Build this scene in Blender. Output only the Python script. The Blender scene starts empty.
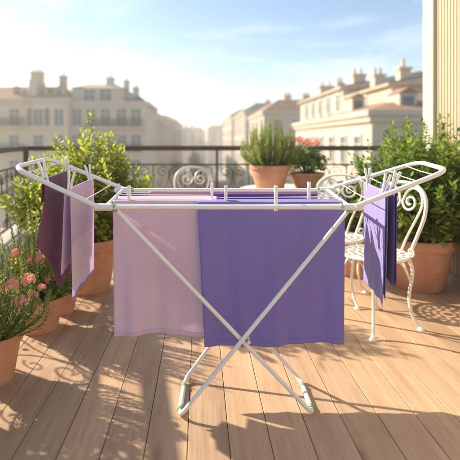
import bpy, math, random
from mathutils import Vector, Matrix, noise as mnoise
S = bpy.context.scene
COL = S.collection
R = math.radians
PI = math.pi
rnd = random.Random(7)
V = Vector

# ------------------------------------------------------------------ materials
class NB:
    def __init__(self, name):
        self.m = bpy.data.materials.new(name); self.m.use_nodes = True
        self.t = self.m.node_tree; self.t.nodes.clear()
        self.out = self.t.nodes.new('ShaderNodeOutputMaterial')
    def n(self, typ, **kw):
        nd = self.t.nodes.new(typ)
        for k, v in kw.items():
            if k[0] == '_': setattr(nd, k[1:], v)
            else: nd.inputs[k.replace('__', ' ')].default_value = v
        return nd
    def l(self, a, b): self.t.links.new(a, b)
    def coord(self, kind='Object', scale=(1, 1, 1)):
        c = self.n('ShaderNodeTexCoord'); mp = self.n('ShaderNodeMapping')
        mp.inputs['Scale'].default_value = scale
        self.l(c.outputs[kind], mp.inputs['Vector']); return mp.outputs[0]
    def noise(self, vec, scale, detail=4, rough=.55):
        nd = self.n('ShaderNodeTexNoise', Scale=scale, Detail=detail, Roughness=rough)
        self.l(vec, nd.inputs['Vector']); return nd.outputs['Fac']
    def ramp(self, fac, stops):
        r = self.n('ShaderNodeValToRGB'); e = r.color_ramp.elements
        while len(e) < len(stops): e.new(.5)
        for i, (p, c) in enumerate(stops):
            e[i].position = p; e[i].color = (*c, 1)
        self.l(fac, r.inputs[0]); return r.outputs[0]
    def mix(self, fac, a, b, mode='MIX'):
        m = self.n('ShaderNodeMix', _data_type='RGBA', _blend_type=mode)
        for s, v in ((0, fac), (6, a), (7, b)):
            if isinstance(v, (int, float)): m.inputs[s].default_value = v
            elif isinstance(v, tuple): m.inputs[s].default_value = (*v, 1)
            else: self.l(v, m.inputs[s])
        return m.outputs[2]
    def math(self, op, a, b=None):
        m = self.n('ShaderNodeMath', _operation=op)
        for i, v in enumerate((a, b)):
            if v is None: continue
            if isinstance(v, (int, float)): m.inputs[i].default_value = v
            else: self.l(v, m.inputs[i])
        return m.outputs[0]
    def bump(self, h, strength=.3, dist=.01):
        b = self.n('ShaderNodeBump', Strength=strength, Distance=dist)
        self.l(h, b.inputs['Height']); return b.outputs[0]
    def bsdf(self, color, rough=.6, normal=None, metallic=0, spec=.5, sheen=0):
        b = self.n('ShaderNodeBsdfPrincipled')
        if isinstance(color, tuple): b.inputs['Base Color'].default_value = (*color, 1)
        else: self.l(color, b.inputs['Base Color'])
        if isinstance(rough, (int, float)): b.inputs['Roughness'].default_value = rough
        else: self.l(rough, b.inputs['Roughness'])
        b.inputs['Metallic'].default_value = metallic
        b.inputs['Specular IOR Level'].default_value = spec
        b.inputs['Sheen Weight'].default_value = sheen
        if normal is not None: self.l(normal, b.inputs['Normal'])
        return b.outputs[0]
    def trans(self, sh, color, fac):
        t = self.n('ShaderNodeBsdfTranslucent')
        if isinstance(color, tuple): t.inputs[0].default_value = (*color, 1)
        else: self.l(color, t.inputs[0])
        m = self.n('ShaderNodeMixShader', Fac=fac)
        self.l(sh, m.inputs[1]); self.l(t.outputs[0], m.inputs[2]); return m.outputs[0]
    def done(self, sh):
        self.l(sh, self.out.inputs[0]); return self.m

def mul(c, k): return tuple(min(1, x * k) for x in c)

def simple(name, c, rough=.6, var=.12, scale=6, bump=0, bscale=60, metallic=0, spec=.5):
    b = NB(name); co = b.coord()
    col = b.ramp(b.noise(co, scale, 6), [(.3, mul(c, 1 - var)), (.7, mul(c, 1 + var))])
    nr = b.bump(b.noise(co, bscale, 5), bump, .004) if bump else None
    return b.done(b.bsdf(col, rough, nr, metallic, spec))

def leafmat(name, c1, c2, c3, tf=.45, tcol=None, rough=.45):
    b = NB(name); g = b.n('ShaderNodeNewGeometry')
    col = b.ramp(g.outputs['Random Per Island'], [(.0, (c1[0] * 2.2 + .03, c1[1] * 1.1, c1[2])), (.035, c1), (.5, c2), (.95, c3), (1, (c3[0] * 1.3, c3[1] * 1.1, c3[2]))])
    n = b.noise(b.coord(), 5, 3)
    col = b.mix(b.ramp(n, [(.35, (0, 0, 0)), (.7, (.5, .5, .5))]), col, mul(c3, 1.1))
    tc = b.mix(1.0, col, tcol or (1.75, 1.75, .9), 'MULTIPLY')
    return b.done(b.trans(b.bsdf(col, rough, spec=.4), tc, tf))

def clothmat(name, c, tf=.35, pattern=None, weave=900, tk=1.15, blotch=.07):
    b = NB(name); uv = b.coord('UV')
    n = b.noise(uv, 9, 6)
    w1 = b.n('ShaderNodeTexWave', _wave_type='BANDS', _bands_direction='X', Scale=weave / 6.28, Distortion=.6, Detail=1)
    w2 = b.n('ShaderNodeTexWave', _wave_type='BANDS', _bands_direction='Y', Scale=weave / 6.28, Distortion=.6, Detail=1)
    b.l(uv, w1.inputs[0]); b.l(uv, w2.inputs[0])
    slub = b.noise(b.coord('UV', (170, 12, 1)), 1, 3)
    slub2 = b.noise(b.coord('UV', (12, 170, 1)), 1, 3)
    col = b.ramp(n, [(.3, mul(c, 1 - blotch)), (.7, mul(c, 1 + blotch))])
    col = b.mix(b.math('MULTIPLY', slub, .42), col, mul(c, .66))
    col = b.mix(b.math('MULTIPLY', slub2, .34), col, mul(c, 1.35))
    gr = b.noise(uv, 420, 2, .7); col = b.mix(b.ramp(gr, [(.35, (0, 0, 0)), (.65, (.38, .38, .38))]), col, mul(c, .62))
    h = b.math('ADD', b.math('ADD', w1.outputs['Fac'], w2.outputs['Fac']), b.math('MULTIPLY', gr, 2))
    if pattern:
        sep = b.n('ShaderNodeSeparateXYZ'); b.l(uv, sep.inputs[0])
        vo = b.n('ShaderNodeTexVoronoi', _feature='DISTANCE_TO_EDGE', Scale=70)
        wob = b.n('ShaderNodeTexNoise', Scale=24, Detail=3); b.l(uv, wob.inputs[0])
        b.l(b.mix(.12, uv, wob.outputs['Color']), vo.inputs['Vector'])
        band = b.math('GREATER_THAN', sep.outputs[1], pattern[0])
        lace = b.math('LESS_THAN', vo.outputs['Distance'], .11)
        col = b.mix(b.math('MULTIPLY', b.math('MULTIPLY', band, lace), .8), col, pattern[1])
        h = b.math('ADD', h, b.math('MULTIPLY', lace, b.math('MULTIPLY', band, 3)))
    nr = b.bump(h, .22, .0008)
    big = b.bump(b.noise(uv, 26, 5), .10, .01); b.l(nr, big.node.inputs['Normal'])
    return b.done(b.trans(b.bsdf(col, .85, big, spec=.2, sheen=.25), mul(c, tk), tf))

def deckmat():
    b = NB('deck_wood'); g = b.n('ShaderNodeNewGeometry'); rn = g.outputs['Random Per Island']
    c = b.n('ShaderNodeTexCoord'); off = b.n('ShaderNodeCombineXYZ')
    b.l(b.math('MULTIPLY', rn, 37), off.inputs[1]); b.l(b.math('MULTIPLY', rn, 11), off.inputs[0])
    ad = b.n('ShaderNodeVectorMath', _operation='ADD'); b.l(c.outputs['Object'], ad.inputs[0]); b.l(off.outputs[0], ad.inputs[1])
    def mp(s):
        m = b.n('ShaderNodeMapping'); m.inputs['Scale'].default_value = s; b.l(ad.outputs[0], m.inputs[0]); return m.outputs[0]
    fine = b.noise(mp((75, 1.7, 40)), 1, 6, .62); fine.node.inputs['Distortion'].default_value = .7
    wide = b.noise(mp((11, .55, 10)), 1, 4, .5); wide.node.inputs['Distortion'].default_value = 1.6
    fib = b.noise(mp((210, 5, 40)), 1, 3, .6)
    patch = b.noise(mp((4, 1.6, 4)), 1, 4, .6)
    base = b.ramp(wide, [(.25, (.42, .272, .165)), (.5, (.51, .345, .22)), (.78, (.60, .42, .28))])
    base = b.mix(b.ramp(fine, [(.46, (0, 0, 0)), (.78, (.30, .30, .30))]), base, (.28, .17, .09))
    base = b.mix(b.ramp(fib, [(.45, (0, 0, 0)), (.72, (.42, .42, .42))]), base, (.25, .15, .085))
    tint = b.ramp(rn, [(0, (.82, .80, .80)), (.5, (1, 1, 1)), (1, (1.10, 1.07, 1.03))])
    base = b.mix(1, base, tint, 'MULTIPLY')
    base = b.mix(b.ramp(patch, [(.5, (0, 0, 0)), (.75, (.5, .5, .5))]), base, (.61, .43, .295))
    base = b.mix(b.ramp(b.noise(c.outputs['Object'], 1.7, 6, .6), [(.52, (0, 0, 0)), (.72, (.30, .30, .30))]), base, (.30, .21, .145))
    vo = b.n('ShaderNodeTexVoronoi', _voronoi_dimensions='2D', Scale=1.0); b.l(mp((6, 1.5, 1)), vo.inputs[0])
    sp = b.n('ShaderNodeSeparateColor'); b.l(vo.outputs['Color'], sp.inputs[0])
    knot = b.ramp(vo.outputs['Distance'], [(.0, (.75, .75, .75)), (.10, (.25, .25, .25)), (.16, (0, 0, 0))])
    base = b.mix(b.math('MULTIPLY', knot, b.math('GREATER_THAN', sp.outputs[0], .76)), base, (.24, .13, .07))
    nr = b.bump(fine, .25, .002)
    rg = b.ramp(patch, [(.3, (.5, .5, .5)), (.7, (.7, .7, .7))])
    return b.done(b.bsdf(base, rg, nr, spec=.35))

def pottmat():
    b = NB('terracotta'); co = b.coord()
    n1 = b.noise(co, 5, 6); n2 = b.noise(co, 14, 6, .7)
    col = b.ramp(n1, [(.3, (.50, .235, .135)), (.7, (.62, .325, .21))])
    col = b.mix(b.ramp(n2, [(.50, (0, 0, 0)), (.74, (.5, .5, .5))]), col, (.66, .48, .38))
    col = b.mix(b.ramp(b.noise(b.coord('Object', (3, 3, 40)), 1, 3), [(.5, (0, 0, 0)), (.8, (.18, .18, .18))]), col, (.36, .13, .06))
    return b.done(b.bsdf(col, .8, b.bump(b.noise(co, 90, 4), .25, .003), spec=.25))

def whitemetal(name, c, chips=(.25, .15, .09), amt=.70):
    b = NB(name); co = b.coord()
    col = b.ramp(b.noise(co, 9, 5), [(.3, mul(c, .95)), (.7, mul(c, 1.03))])
    col = b.mix(b.ramp(b.noise(co, 42, 6, .7), [(amt, (0, 0, 0)), (amt + .05, (.8, .8, .8))]), col, chips)
    return b.done(b.bsdf(col, .38, b.bump(b.noise(co, 60, 4), .06, .002)))

def plaster(name, c, var=.10):
    b = NB(name); co = b.coord()
    col = b.ramp(b.noise(co, .5, 6, .6), [(.3, mul(c, 1 - var)), (.7, mul(c, 1 + var))])
    st = b.noise(b.coord('Object', (1.6, 1.6, .12)), 1, 5, .6)
    col = b.mix(b.ramp(st, [(.5, (0, 0, 0)), (.75, (.35, .35, .35))]), col, mul(c, .72))
    return b.done(b.bsdf(col, .9, b.bump(b.noise(co, 8, 4), .2, .02), spec=.2))

def tilemat(name, c):
    b = NB(name); co = b.coord()
    w = b.n('ShaderNodeTexWave', _bands_direction='X', Scale=1.1, Distortion=1.0); b.l(co, w.inputs[0])
    col = b.ramp(b.noise(co, 1.3, 6, .7), [(.3, mul(c, .75)), (.7, mul(c, 1.25))])
    col = b.mix(.35, col, b.ramp(b.noise(co, 6, 3), [(.4, mul(c, .6)), (.6, mul(c, 1.3))]))
    return b.done(b.bsdf(col, .85, b.bump(w.outputs['Fac'], .5, .06), spec=.2))

M = dict(
    deck=deckmat(), pot=pottmat(),
    white=whitemetal('white_paint', (.80, .79, .77), (.6, .58, .55), .82),
    chair=whitemetal('chair_paint', (.76, .73, .66), (.33, .2, .12), .67),
    wire=simple('coated_wire', (.78, .77, .75), .4, .04),
    plastic=simple('white_plastic', (.76, .76, .78), .35, .03),
    green=simple('green_plastic', (.22, .42, .18), .4, .06),
    peg=simple('peg_plastic', (.80, .78, .76), .4, .05),
    steel=simple('spring_steel', (.5, .5, .5), .3, .05, metallic=1),
    iron=simple('wrought_iron', (.075, .050, .034), .5, .3, 12, .2, 80),
    stone=simple('ledge_stone', (.56, .51, .44), .85, .14, 7, .3, 90),
    cream=simple('cream_paint', (.43, .345, .235), .6, .06, 3, .12, 70),
    trim=simple('trim_paint', (.47, .43, .36), .55, .04, 3),
    soil=simple('potting_soil', (.045, .028, .018), .95, .4, 30, .8, 60),
    bark=simple('stem_bark', (.16, .11, .06), .85, .3, 30, .4, 90),
    gstem=simple('green_stem', (.13, .19, .05), .6, .2, 20),
    laurel=leafmat('shrub_leaf', (.11, .16, .03), (.20, .25, .048), (.31, .36, .09), .52, (1.95, 1.85, .9)),
    box=leafmat('dark_shrub_leaf', (.055, .115, .025), (.125, .20, .045), (.235, .31, .09), .45),
    rosemary=leafmat('rosemary_leaf', (.095, .14, .04), (.16, .21, .065), (.27, .31, .11), .42, (1.7, 1.7, .9)),
    geranium=leafmat('geranium_leaf', (.06, .115, .025), (.11, .175, .04), (.19, .25, .07), .4),
    petal=leafmat('coral_petal', (.78, .27, .19), (.88, .40, .30), (.90, .56, .46), .35, (1.1, .9, .85), .6),
    pink=clothmat('pink_cotton', (.86, .69, .81), .38),
    rose=clothmat('rose_cotton', (.68, .42, .52), .30),
    purple=clothmat('purple_cotton', (.31, .25, .64), .24, tk=1.1),
    purple2=clothmat('violet_cotton', (.22, .11, .44), .3),
    plum=clothmat('plum_cotton', (.20, .075, .135), .34, tk=1.3),
    lilac=clothmat('lilac_cotton', (.76, .63, .80), .42, ((.62), (.97, .93, .97))),
    lavender=clothmat('lavender_cotton', (.39, .33, .66), .25),
    indigo=clothmat('indigo_cotton', (.13, .085, .30), .2),
    plA=plaster('warm_plaster', (.60, .49, .36)), plB=plaster('grey_plaster', (.55, .48, .40)),
    plC=plaster('ochre_plaster', (.56, .41, .26)), plD=plaster('pale_plaster', (.53, .455, .365)),
    corn=plaster('cornice_stone', (.53, .45, .36)),
    tileA=tilemat('clay_tiles', (.34, .21, .14)), tileB=tilemat('pale_tiles', (.42, .32, .24)),
    slate=tilemat('slate_roof', (.16, .16, .18)),
    glass=simple('window_glass', (.10, .12, .14), .12, .2, 2),
    shut=simple('shutter_paint', (.34, .33, .31), .7, .1), shutb=simple('brown_shutter', (.22, .14, .08), .7, .1),
    frame=simple('window_frame', (.58, .54, .48), .6, .06),
    asphalt=simple('asphalt', (.05, .05, .052), .9, .2, 3, .4, 40),
    pave=simple('paving', (.26, .25, .23), .9, .15, 2),
    paint=simple('road_paint', (.7, .7, .68), .7, .1),
    ground=simple('city_ground', (.20, .18, .15), .95, .2, .05),
    hill=simple('hillside', (.07, .09, .05), .95, .3, .03),
    tree=leafmat('street_tree_leaf', (.035, .06, .018), (.05, .085, .025), (.08, .12, .04), .3),
)

# ------------------------------------------------------------------ mesh helpers
class MB:
    def __init__(self): self.v = []; self.f = []; self.uv = None
    def add(self, vs, fs):
        o = len(self.v); self.v.extend(vs); self.f.extend([tuple(i + o for i in f) for f in fs]); return self
    def box(self, x0, x1, y0, y1, z0, z1):
        vs = [V((x, y, z)) for z in (z0, z1) for x, y in ((x0, y0), (x1, y0), (x1, y1), (x0, y1))]
        return self.add(vs, [(3, 2, 1, 0), (4, 5, 6, 7), (0, 1, 5, 4), (1, 2, 6, 5), (2, 3, 7, 6), (3, 0, 4, 7)])
    def bar(self, a, b, w, h, up=V((0, 0, 1))):
        a, b = V(a), V(b); d = (b - a).normalized(); s = d.cross(up).normalized(); u = s.cross(d)
        vs = [p + s * (w / 2 * i) + u * (h / 2 * j) for p in (a, b) for i, j in ((-1, -1), (1, -1), (1, 1), (-1, 1))]
        return self.add(vs, [(3, 2, 1, 0), (4, 5, 6, 7), (0, 1, 5, 4), (1, 2, 6, 5), (2, 3, 7, 6), (3, 0, 4, 7)])
    def tube(self, pts, r, n=8, closed=False, caps=True):
        pts = [V(p) for p in pts]; N = len(pts)
        rs = r if isinstance(r, (list, tuple)) else [r] * N
        def tan(i):
            if closed: return (pts[(i + 1) % N] - pts[i - 1]).normalized()
            return (pts[min(i + 1, N - 1)] - pts[max(i - 1, 0)]).normalized()
        t = tan(0); a = t.orthogonal().normalized(); vs = []; fs = []
        for i in range(N):
            t2 = tan(i); q = t.rotation_difference(t2); a = q @ a; a = (a - t2 * a.dot(t2)).normalized(); t = t2
            b = t.cross(a)
            vs += [pts[i] + (a * math.cos(k * 2 * PI / n) + b * math.sin(k * 2 * PI / n)) * rs[i] for k in range(n)]
        for i in range(N if closed else N - 1):
            j = (i + 1) % N; sh = 0
            if closed and j == 0:
                sh = min(range(n), key=lambda s: (vs[i * n] - vs[s]).length)
            for k in range(n):
                k2 = (k + 1) % n
                fs.append((i * n + k, i * n + k2, j * n + (k2 + sh) % n, j * n + (k + sh) % n))
        if not closed and caps:
            fs.append(tuple(range(n - 1, -1, -1))); fs.append(tuple((N - 1) * n + k for k in range(n)))
        return self.add(vs, fs)
    def lathe(self, prof, c=(0, 0, 0), n=32, rot=None, wob=0):
        c = V(c); vs = []; fs = []
        for r, z in prof:
            for k in range(n):
                th = 2 * PI * k / n; rr = r * (1 + wob * math.sin(2 * th + 1) + wob * .6 * math.sin(5 * th))
                p = V((rr * math.cos(th), rr * math.sin(th), z))
                if rot: p = rot @ p
                vs.append(c + p)
        for i in range(len(prof) - 1):
            for k in range(n):
                k2 = (k + 1) % n
                fs.append((i * n + k, i * n + k2, (i + 1) * n + k2, (i + 1) * n + k))
        fs.append(tuple(range(n - 1, -1, -1))); fs.append(tuple((len(prof) - 1) * n + k for k in range(n)))
        return self.add(vs, fs)
    def build(self, name, mat, parent=None, origin=(0, 0, 0), smooth=True, bevel=0, angle=40):
        o_ = V(origin)
        me = bpy.data.meshes.new(name)
        me.from_pydata([tuple(p - o_) for p in self.v], [], self.f); me.validate(); me.update()
        if self.uv:
            l = me.uv_layers.new(name='UVMap')
            for lp in me.loops: l.data[lp.index].uv = self.uv[lp.vertex_index]
        me.materials.append(mat)
        if smooth: me.shade_smooth() if not angle else me.set_sharp_from_angle(angle=R(angle))
        ob = bpy.data.objects.new(name, me); COL.objects.link(ob)
        if parent: ob.parent = parent
        else: ob.location = o_
        if bevel:
            b = ob.modifiers.new('bevel', 'BEVEL'); b.width = bevel; b.segments = 2; b.limit_method = 'ANGLE'
        return ob

def tag(o, label=None, cat=None, group=None, kind=None):
    for k, v in (('label', label), ('category', cat), ('group', group), ('kind', kind)):
        if v: o[k] = v
    return o
def thing(name, loc, label, cat, group=None, rz=0):
    o = bpy.data.objects.new(name, None); COL.objects.link(o); o.empty_display_size = .1
    o.location = loc; o.rotation_euler = (0, 0, rz); return tag(o, label, cat, group)
def copy_tree(o, parent=None):
    c = o.copy(); COL.objects.link(c)
    if parent: c.parent = parent
    for ch in list(o.children): copy_tree(ch, c)
    return c
def fillet(pts, r, n=6, closed=False):
    pts = [V(p) for p in pts]; out = []; N = len(pts)
    for i, p in enumerate(pts):
        if not closed and i in (0, N - 1): out.append(p); continue
        a = (pts[i - 1] - p); b = (pts[(i + 1) % N] - p); la, lb = a.length, b.length
        k = min(r, la * .48, lb * .48); p0 = p + a / la * k; p1 = p + b / lb * k
        for j in range(n + 1):
            t = j / n; out.append(p0 * (1 - t) ** 2 + p * 2 * t * (1 - t) + p1 * t * t)
    return out
def spline(pts, n=8):
    pts = [V(p) for p in pts]; out = []
    for i in range(len(pts) - 1):
        p0 = pts[max(i - 1, 0)]; p1 = pts[i]; p2 = pts[i + 1]; p3 = pts[min(i + 2, len(pts) - 1)]
        for j in range(n):
            t = j / n
            out.append(.5 * ((2 * p1) + (p2 - p0) * t + (2 * p0 - 5 * p1 + 4 * p2 - p3) * t * t + (3 * p1 - p0 - 3 * p2 + p3) * t ** 3))
    out.append(pts[-1]); return out
def spiral(c, r0, r1, a0, turns, n=26, plane='xz'):
    """points from outer radius r0 at angle a0 winding in to r1"""
    out = []
    for i in range(n + 1):
        t = i / n; a = a0 + turns * 2 * PI * t; r = r0 + (r1 - r0) * t ** .85
        out.append(V((c[0] + r * math.cos(a), c[1], c[2] + r * math.sin(a))))
    return out

# pixel of the photograph + distance -> metres (used for placing things at their real depth)
F = 450.0; HX, HY, CH = 200.0, 140.0, 1.2
def P(px, py, d): return V(((px - HX) / F * d, d, CH - (py - HY) / F * d))

# ------------------------------------------------------------------ camera / light / world
cam = bpy.data.cameras.new('camera'); co = bpy.data.objects.new('camera', cam); COL.objects.link(co)
co.location = (0, 0, CH); co.rotation_euler = (PI / 2, 0, 0)
cam.sensor_width = 36; cam.lens = 36 * F / 460
cam.shift_x = 30 / 460; cam.shift_y = -90 / 460; cam.clip_end = 3000; cam.clip_start = .05
cam.dof.use_dof = True; cam.dof.focus_distance = 2.2; cam.dof.aperture_fstop = 1.7
S.camera = co
EL = R(31); AZ = V((-.88, .47, 0)).normalized()
SUN = V((AZ.x * math.cos(EL), AZ.y * math.cos(EL), math.sin(EL)))
sl = bpy.data.lights.new('sun', 'SUN'); so = bpy.data.objects.new('sun', sl); COL.objects.link(so)
so.rotation_euler = (-SUN).to_track_quat('-Z', 'Y').to_euler(); so.location = (-20, 10, 30)
sl.energy = 4.6; sl.angle = R(.7); sl.color = (1, .88, .69)
W = bpy.data.worlds.new('World'); S.world = W; W.use_nodes = True
wt = W.node_tree; wn = wt.nodes; bg = wn['Background']
sky = wn.new('ShaderNodeTexSky'); sky.sky_type = 'NISHITA'; sky.sun_disc = False
sky.sun_elevation = EL; sky.sun_rotation = math.atan2(AZ.x, AZ.y)
sky.air_density = 1.0; sky.dust_density = .6; sky.ozone_density = 1.0; sky.altitude = 50
tc = wn.new('ShaderNodeTexCoord'); mp = wn.new('ShaderNodeMapping'); mp.inputs['Scale'].default_value = (1.3, 1.0, 5.0)
nz = wn.new('ShaderNodeTexNoise'); nz.inputs['Scale'].default_value = 1.7; nz.inputs['Detail'].default_value = 8; nz.inputs['Roughness'].default_value = .58; nz.inputs['Distortion'].default_value = .5
cr = wn.new('ShaderNodeValToRGB'); cr.color_ramp.elements[0].position = .49; cr.color_ramp.elements[1].position = .80
cr.color_ramp.elements[1].color = (.7, .7, .7, 1)
mx = wn.new('ShaderNodeMix'); mx.data_type = 'RGBA'; mx.inputs[7].default_value = (7.5, 7.5, 7.4, 1)
wt.links.new(tc.outputs['Generated'], mp.inputs[0]); wt.links.new(mp.outputs[0], nz.inputs[0]); wt.links.new(nz.outputs['Fac'], cr.inputs[0])
wt.links.new(cr.outputs[0], mx.inputs[0]); wt.links.new(sky.outputs[0], mx.inputs[6]); wt.links.new(mx.outputs[2], bg.inputs[0])
bg.inputs[1].default_value = .10
S.view_settings.view_transform = 'Standard'; S.view_settings.look = 'None'; S.view_settings.exposure = 1.03; S.view_settings.gamma = 1
S.cycles.max_bounces = 8; S.cycles.diffuse_bounces = 4; S.cycles.transmission_bounces = 6; S.cycles.volume_bounces = 1
S.cycles.use_denoising = True; S.cycles.sample_clamp_indirect = 6

# ------------------------------------------------------------------ terrace
BW = .165
mb = MB(); k = -24
while k < 18:
    x0 = -.049 + k * BW + .0013; x1 = x0 + BW - .0026
    if x1 > 2.2: break
    zt = rnd.uniform(-.001, .001)
    mb.box(x0, x1, -1.5, 6.15, -.03, zt); k += 1
tag(mb.build('deck_floor', M['deck'], bevel=.0025, angle=None, smooth=False), kind='structure')
tag(MB().box(-4.2, 2.6, -1.5, 6.3, -.35, -.034).build('terrace_slab', M['bark'], smooth=False), kind='structure')

def rail_x(y): return -2.09 + .168 * (4.71 - y)
CY = 6.02; CX = rail_x(CY)
# low parapets carrying the railings
lp = MB(); y0, y1 = -1.0, CY + .12
o1, o2 = rail_x(y0), rail_x(y1)
def prism(mb, poly, z0, z1):
    n = len(poly); vs = [V((x, y, z0)) for x, y in poly] + [V((x, y, z1)) for x, y in poly]
    mb.add(vs, [tuple(range(n - 1, -1, -1)), tuple(range(n, 2 * n))] + [(i, (i + 1) % n, n + (i + 1) % n, n + i) for i in range(n)]); return mb
t1 = thing('parapet', (rail_x(3), 3, 0), 'pale stone ledge running under the left side railing', 'ledge', 'stone ledges under the railings')
prism(MB(), [(o1 - .12, y0), (o1 + .10, y0), (o2 + .10, y1), (o2 - .12, y1)], -.2, .09).build('kerb', M['stone'], t1, t1.location, False, .006)
prism(MB(), [(o1 - .15, y0), (o1 + .13, y0), (o2 + .13, y1), (o2 - .15, y1)], .091, .125).build('coping', M['trim'], t1, t1.location, False, .006)
t2 = thing('parapet', (0, CY, 0), 'pale stone ledge under the back railing behind the chairs', 'ledge', 'stone ledges under the railings')
MB().box(o2 + .14, 2.45, CY - .10, CY + .12, -.2, .088).build('kerb', M['stone'], t2, t2.location, False, .006)
MB().box(o2 + .14, 2.45, CY - .13, CY + .15, .0895, .123).build('coping', M['trim'], t2, t2.location, False, .006)

def scroll_unit(mb, o, u, z0, z1, w, r=.0058):
    """a mirrored pair of S scrolls between the rails; o = origin at unit centre, u = unit vector along the railing"""
    zc = (z0 + z1) / 2; H = (z1 - z0)
    def T(p): return V((o.x + u.x * p[0], o.y + u.y * p[0], p[1]))
    for s in (-1, 1):
        R1 = w * .21; R2 = w * .155
        top = [(R1 * 1.08 + R1 * q * math.cos(a), z1 - R1 * 1.05 + R1 * q * math.sin(a)) for q, a in [(1 - .78 * i / 22, PI + (-1) * i / 22 * 2 * PI * 1.35) for i in range(23)]]
        bot = [(R2 * 1.1 + w * .16 + R2 * q * math.cos(a), z0 + R2 * 1.1 + R2 * q * math.sin(a)) for q, a in [(1 - .78 * i / 20, 0 + (-1) * i / 20 * 2 * PI * 1.3) for i in range(21)]]
        mid = [(R1 * .08, z1 - R1 * 1.9), (w * .10, zc + H * .08), (w * .33, zc - H * .12), (w * .16 + R2 * 2.08, z0 + R2 * 2.0)]
        path = list(reversed(top)) + mid + bot
        pts = spline([T((s * x, z)) for x, z in path], 2)
        mb.tube(pts, r, 6)
        c2 = [(w * .30 + .36 * R1 * q * math.cos(a), zc + H * .13 + .36 * R1 * q * math.sin(a)) for q, a in [(1.6 - 1.2 * i / 14, -PI * .6 + i / 14 * 2 * PI * 1.1) for i in range(15)]]
        mb.tube([T((s * x, z)) for x, z in c2], r * .8, 5)
    for zz in (zc + .02, z0 + H * .80):
        p = T((0, zz)); mb.lathe([(.005, -.012), (.014, -.006), (.014, .006), (.005, .012)], p, 8)

def railing(name, A, B, label, posts, npost_units):
    A = V((A[0], A[1], 0)); B = V((B[0], B[1], 0)); L = (B - A).length; u = (B - A).normalized()
    t = thing(name, (A + B) / 2, label, 'railing', 'wrought iron railings round the terrace'); og = t.location
    zt = 1.113
    def at(s, z): p = A + u * s; return V((p.x, p.y, z))
    MB().bar(at(0, zt - .022), at(L, zt - .022), .06, .064).build('handrail', M['iron'], t, og, True, .008)
    MB().bar(at(0, .872), at(L, .872), .028, .022).build('middle_rail', M['iron'], t, og, False, .003)
    MB().bar(at(0, .205), at(L, .205), .028, .022).build('bottom_rail', M['iron'], t, og, False, .003)
    prev = None
    for s in posts:
        MB().bar(at(s, .12), at(s, zt - .055), .030, .030, u).lathe([(.05, .1245), (.05, .132), (.03, .15)], at(s, 0), 12).build('post', M['iron'], t, og, False, .003)
        if prev is not None:
            span = s - prev; nu = max(1, round(span / .40)); w = span / nu; m = MB()
            for i in range(nu):
                c = at(prev + w * (i + .5), 0); scroll_unit(m, c, u, .218, .860, w * .92)
                if i: p = at(prev + w * i, 0); m.bar((p.x, p.y, .216), (p.x, p.y, .861), .014, .014, u)
            m.build('scroll_panel', M['iron'], t, og)
        prev = s
    return t
# back railing: corner .. right, posts at x = CX, -1.05, .227, 1.5, 2.4
bx = [0, -1.05 - CX, .227 - CX, 1.50 - CX, 2.42 - CX]
railing('iron_railing', (CX, CY), (2.42, CY), 'dark wrought iron railing with scrollwork across the back of the terrace', bx, 3)
d = V((CX - rail_x(-.9), CY + .9, 0)); Ls = d.length
railing('iron_railing', (rail_x(-.9), -.9), (CX - .012, CY - .07), 'dark wrought iron railing along the left edge behind the potted plants', [.05 + (Ls - .1) * i / 5 for i in range(5)] + [Ls - .06], 3)

# right wall with vertical cladding
WX = 2.1; YE = 4.20
t = thing('house_wall', (WX + .4, 2, 0), 'cream wall with vertical slats and white corner trim at right', 'wall'); og = t.location
MB().box(WX + .02, WX + .55, -1.4, YE - .02, -.02, 3.4).build('wall_core', M['cream'], t, og, False)
m = MB(); y = -1.38
while y < YE - .21:
    m.add([V((WX + .019, y, .09)), V((WX + .009, y + .006, .09)), V((WX + .009, y + .037, .09)), V((WX + .019, y + .043, .09)),
           V((WX + .019, y, 3.38)), V((WX + .009, y + .006, 3.38)), V((WX + .009, y + .037, 3.38)), V((WX + .019, y + .043, 3.38))],
          [(0, 1, 5, 4), (1, 2, 6, 5), (2, 3, 7, 6), (4, 5, 6, 7), (3, 2, 1, 0)]); y += .047
m.build('slat_cladding', M['cream'], t, og, False)
MB().box(WX - .022, WX + .018, YE - .185, YE, -.001, 3.39).box(WX + .018, WX + .56, YE - .018, YE, -.001, 3.39).build('corner_trim', M['trim'], t, og, False, .004)
MB().box(WX - .016, WX + .018, -1.38, YE - .187, .001, .088).build('skirting', M['cream'], t, og, False, .003)

# ------------------------------------------------------------------ drying rack
TR = .0107
FY = 1.965; BY = 2.48; ZF = .907; ZB = .925
FLc, FRc, BRc, BLc = V((-.425, FY, ZF)), V((.668, FY, ZF)), V((.70, BY, ZB)), V((-.425, BY, ZB))
rk = thing('drying_rack', (.15, 2.1, 0), 'white folding clothes rack with two raised wings on crossed legs', 'drying rack'); og = rk.location
MB().tube([FLc + V((-.03, 0, 0)), FRc + V((.03, 0, 0))], TR, 12).build('front_rail', M['white'], rk, og)
MB().tube([BLc, BRc], TR * .9, 12).build('back_rail', M['white'], rk, og)
MB().tube([FLc + V((.01, .012, 0)), BLc + V((.0, -.01, 0))], TR * .85, 12).build('side_rail', M['white'], rk, og)
MB().tube([FRc + V((-.01, .012, 0)), BRc + V((0, -.01, 0))], TR * .85, 12).build('side_rail', M['white'], rk, og)
WY = [2.035, 2.105, 2.175, 2.245, 2.315, 2.385, 2.435]
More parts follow.
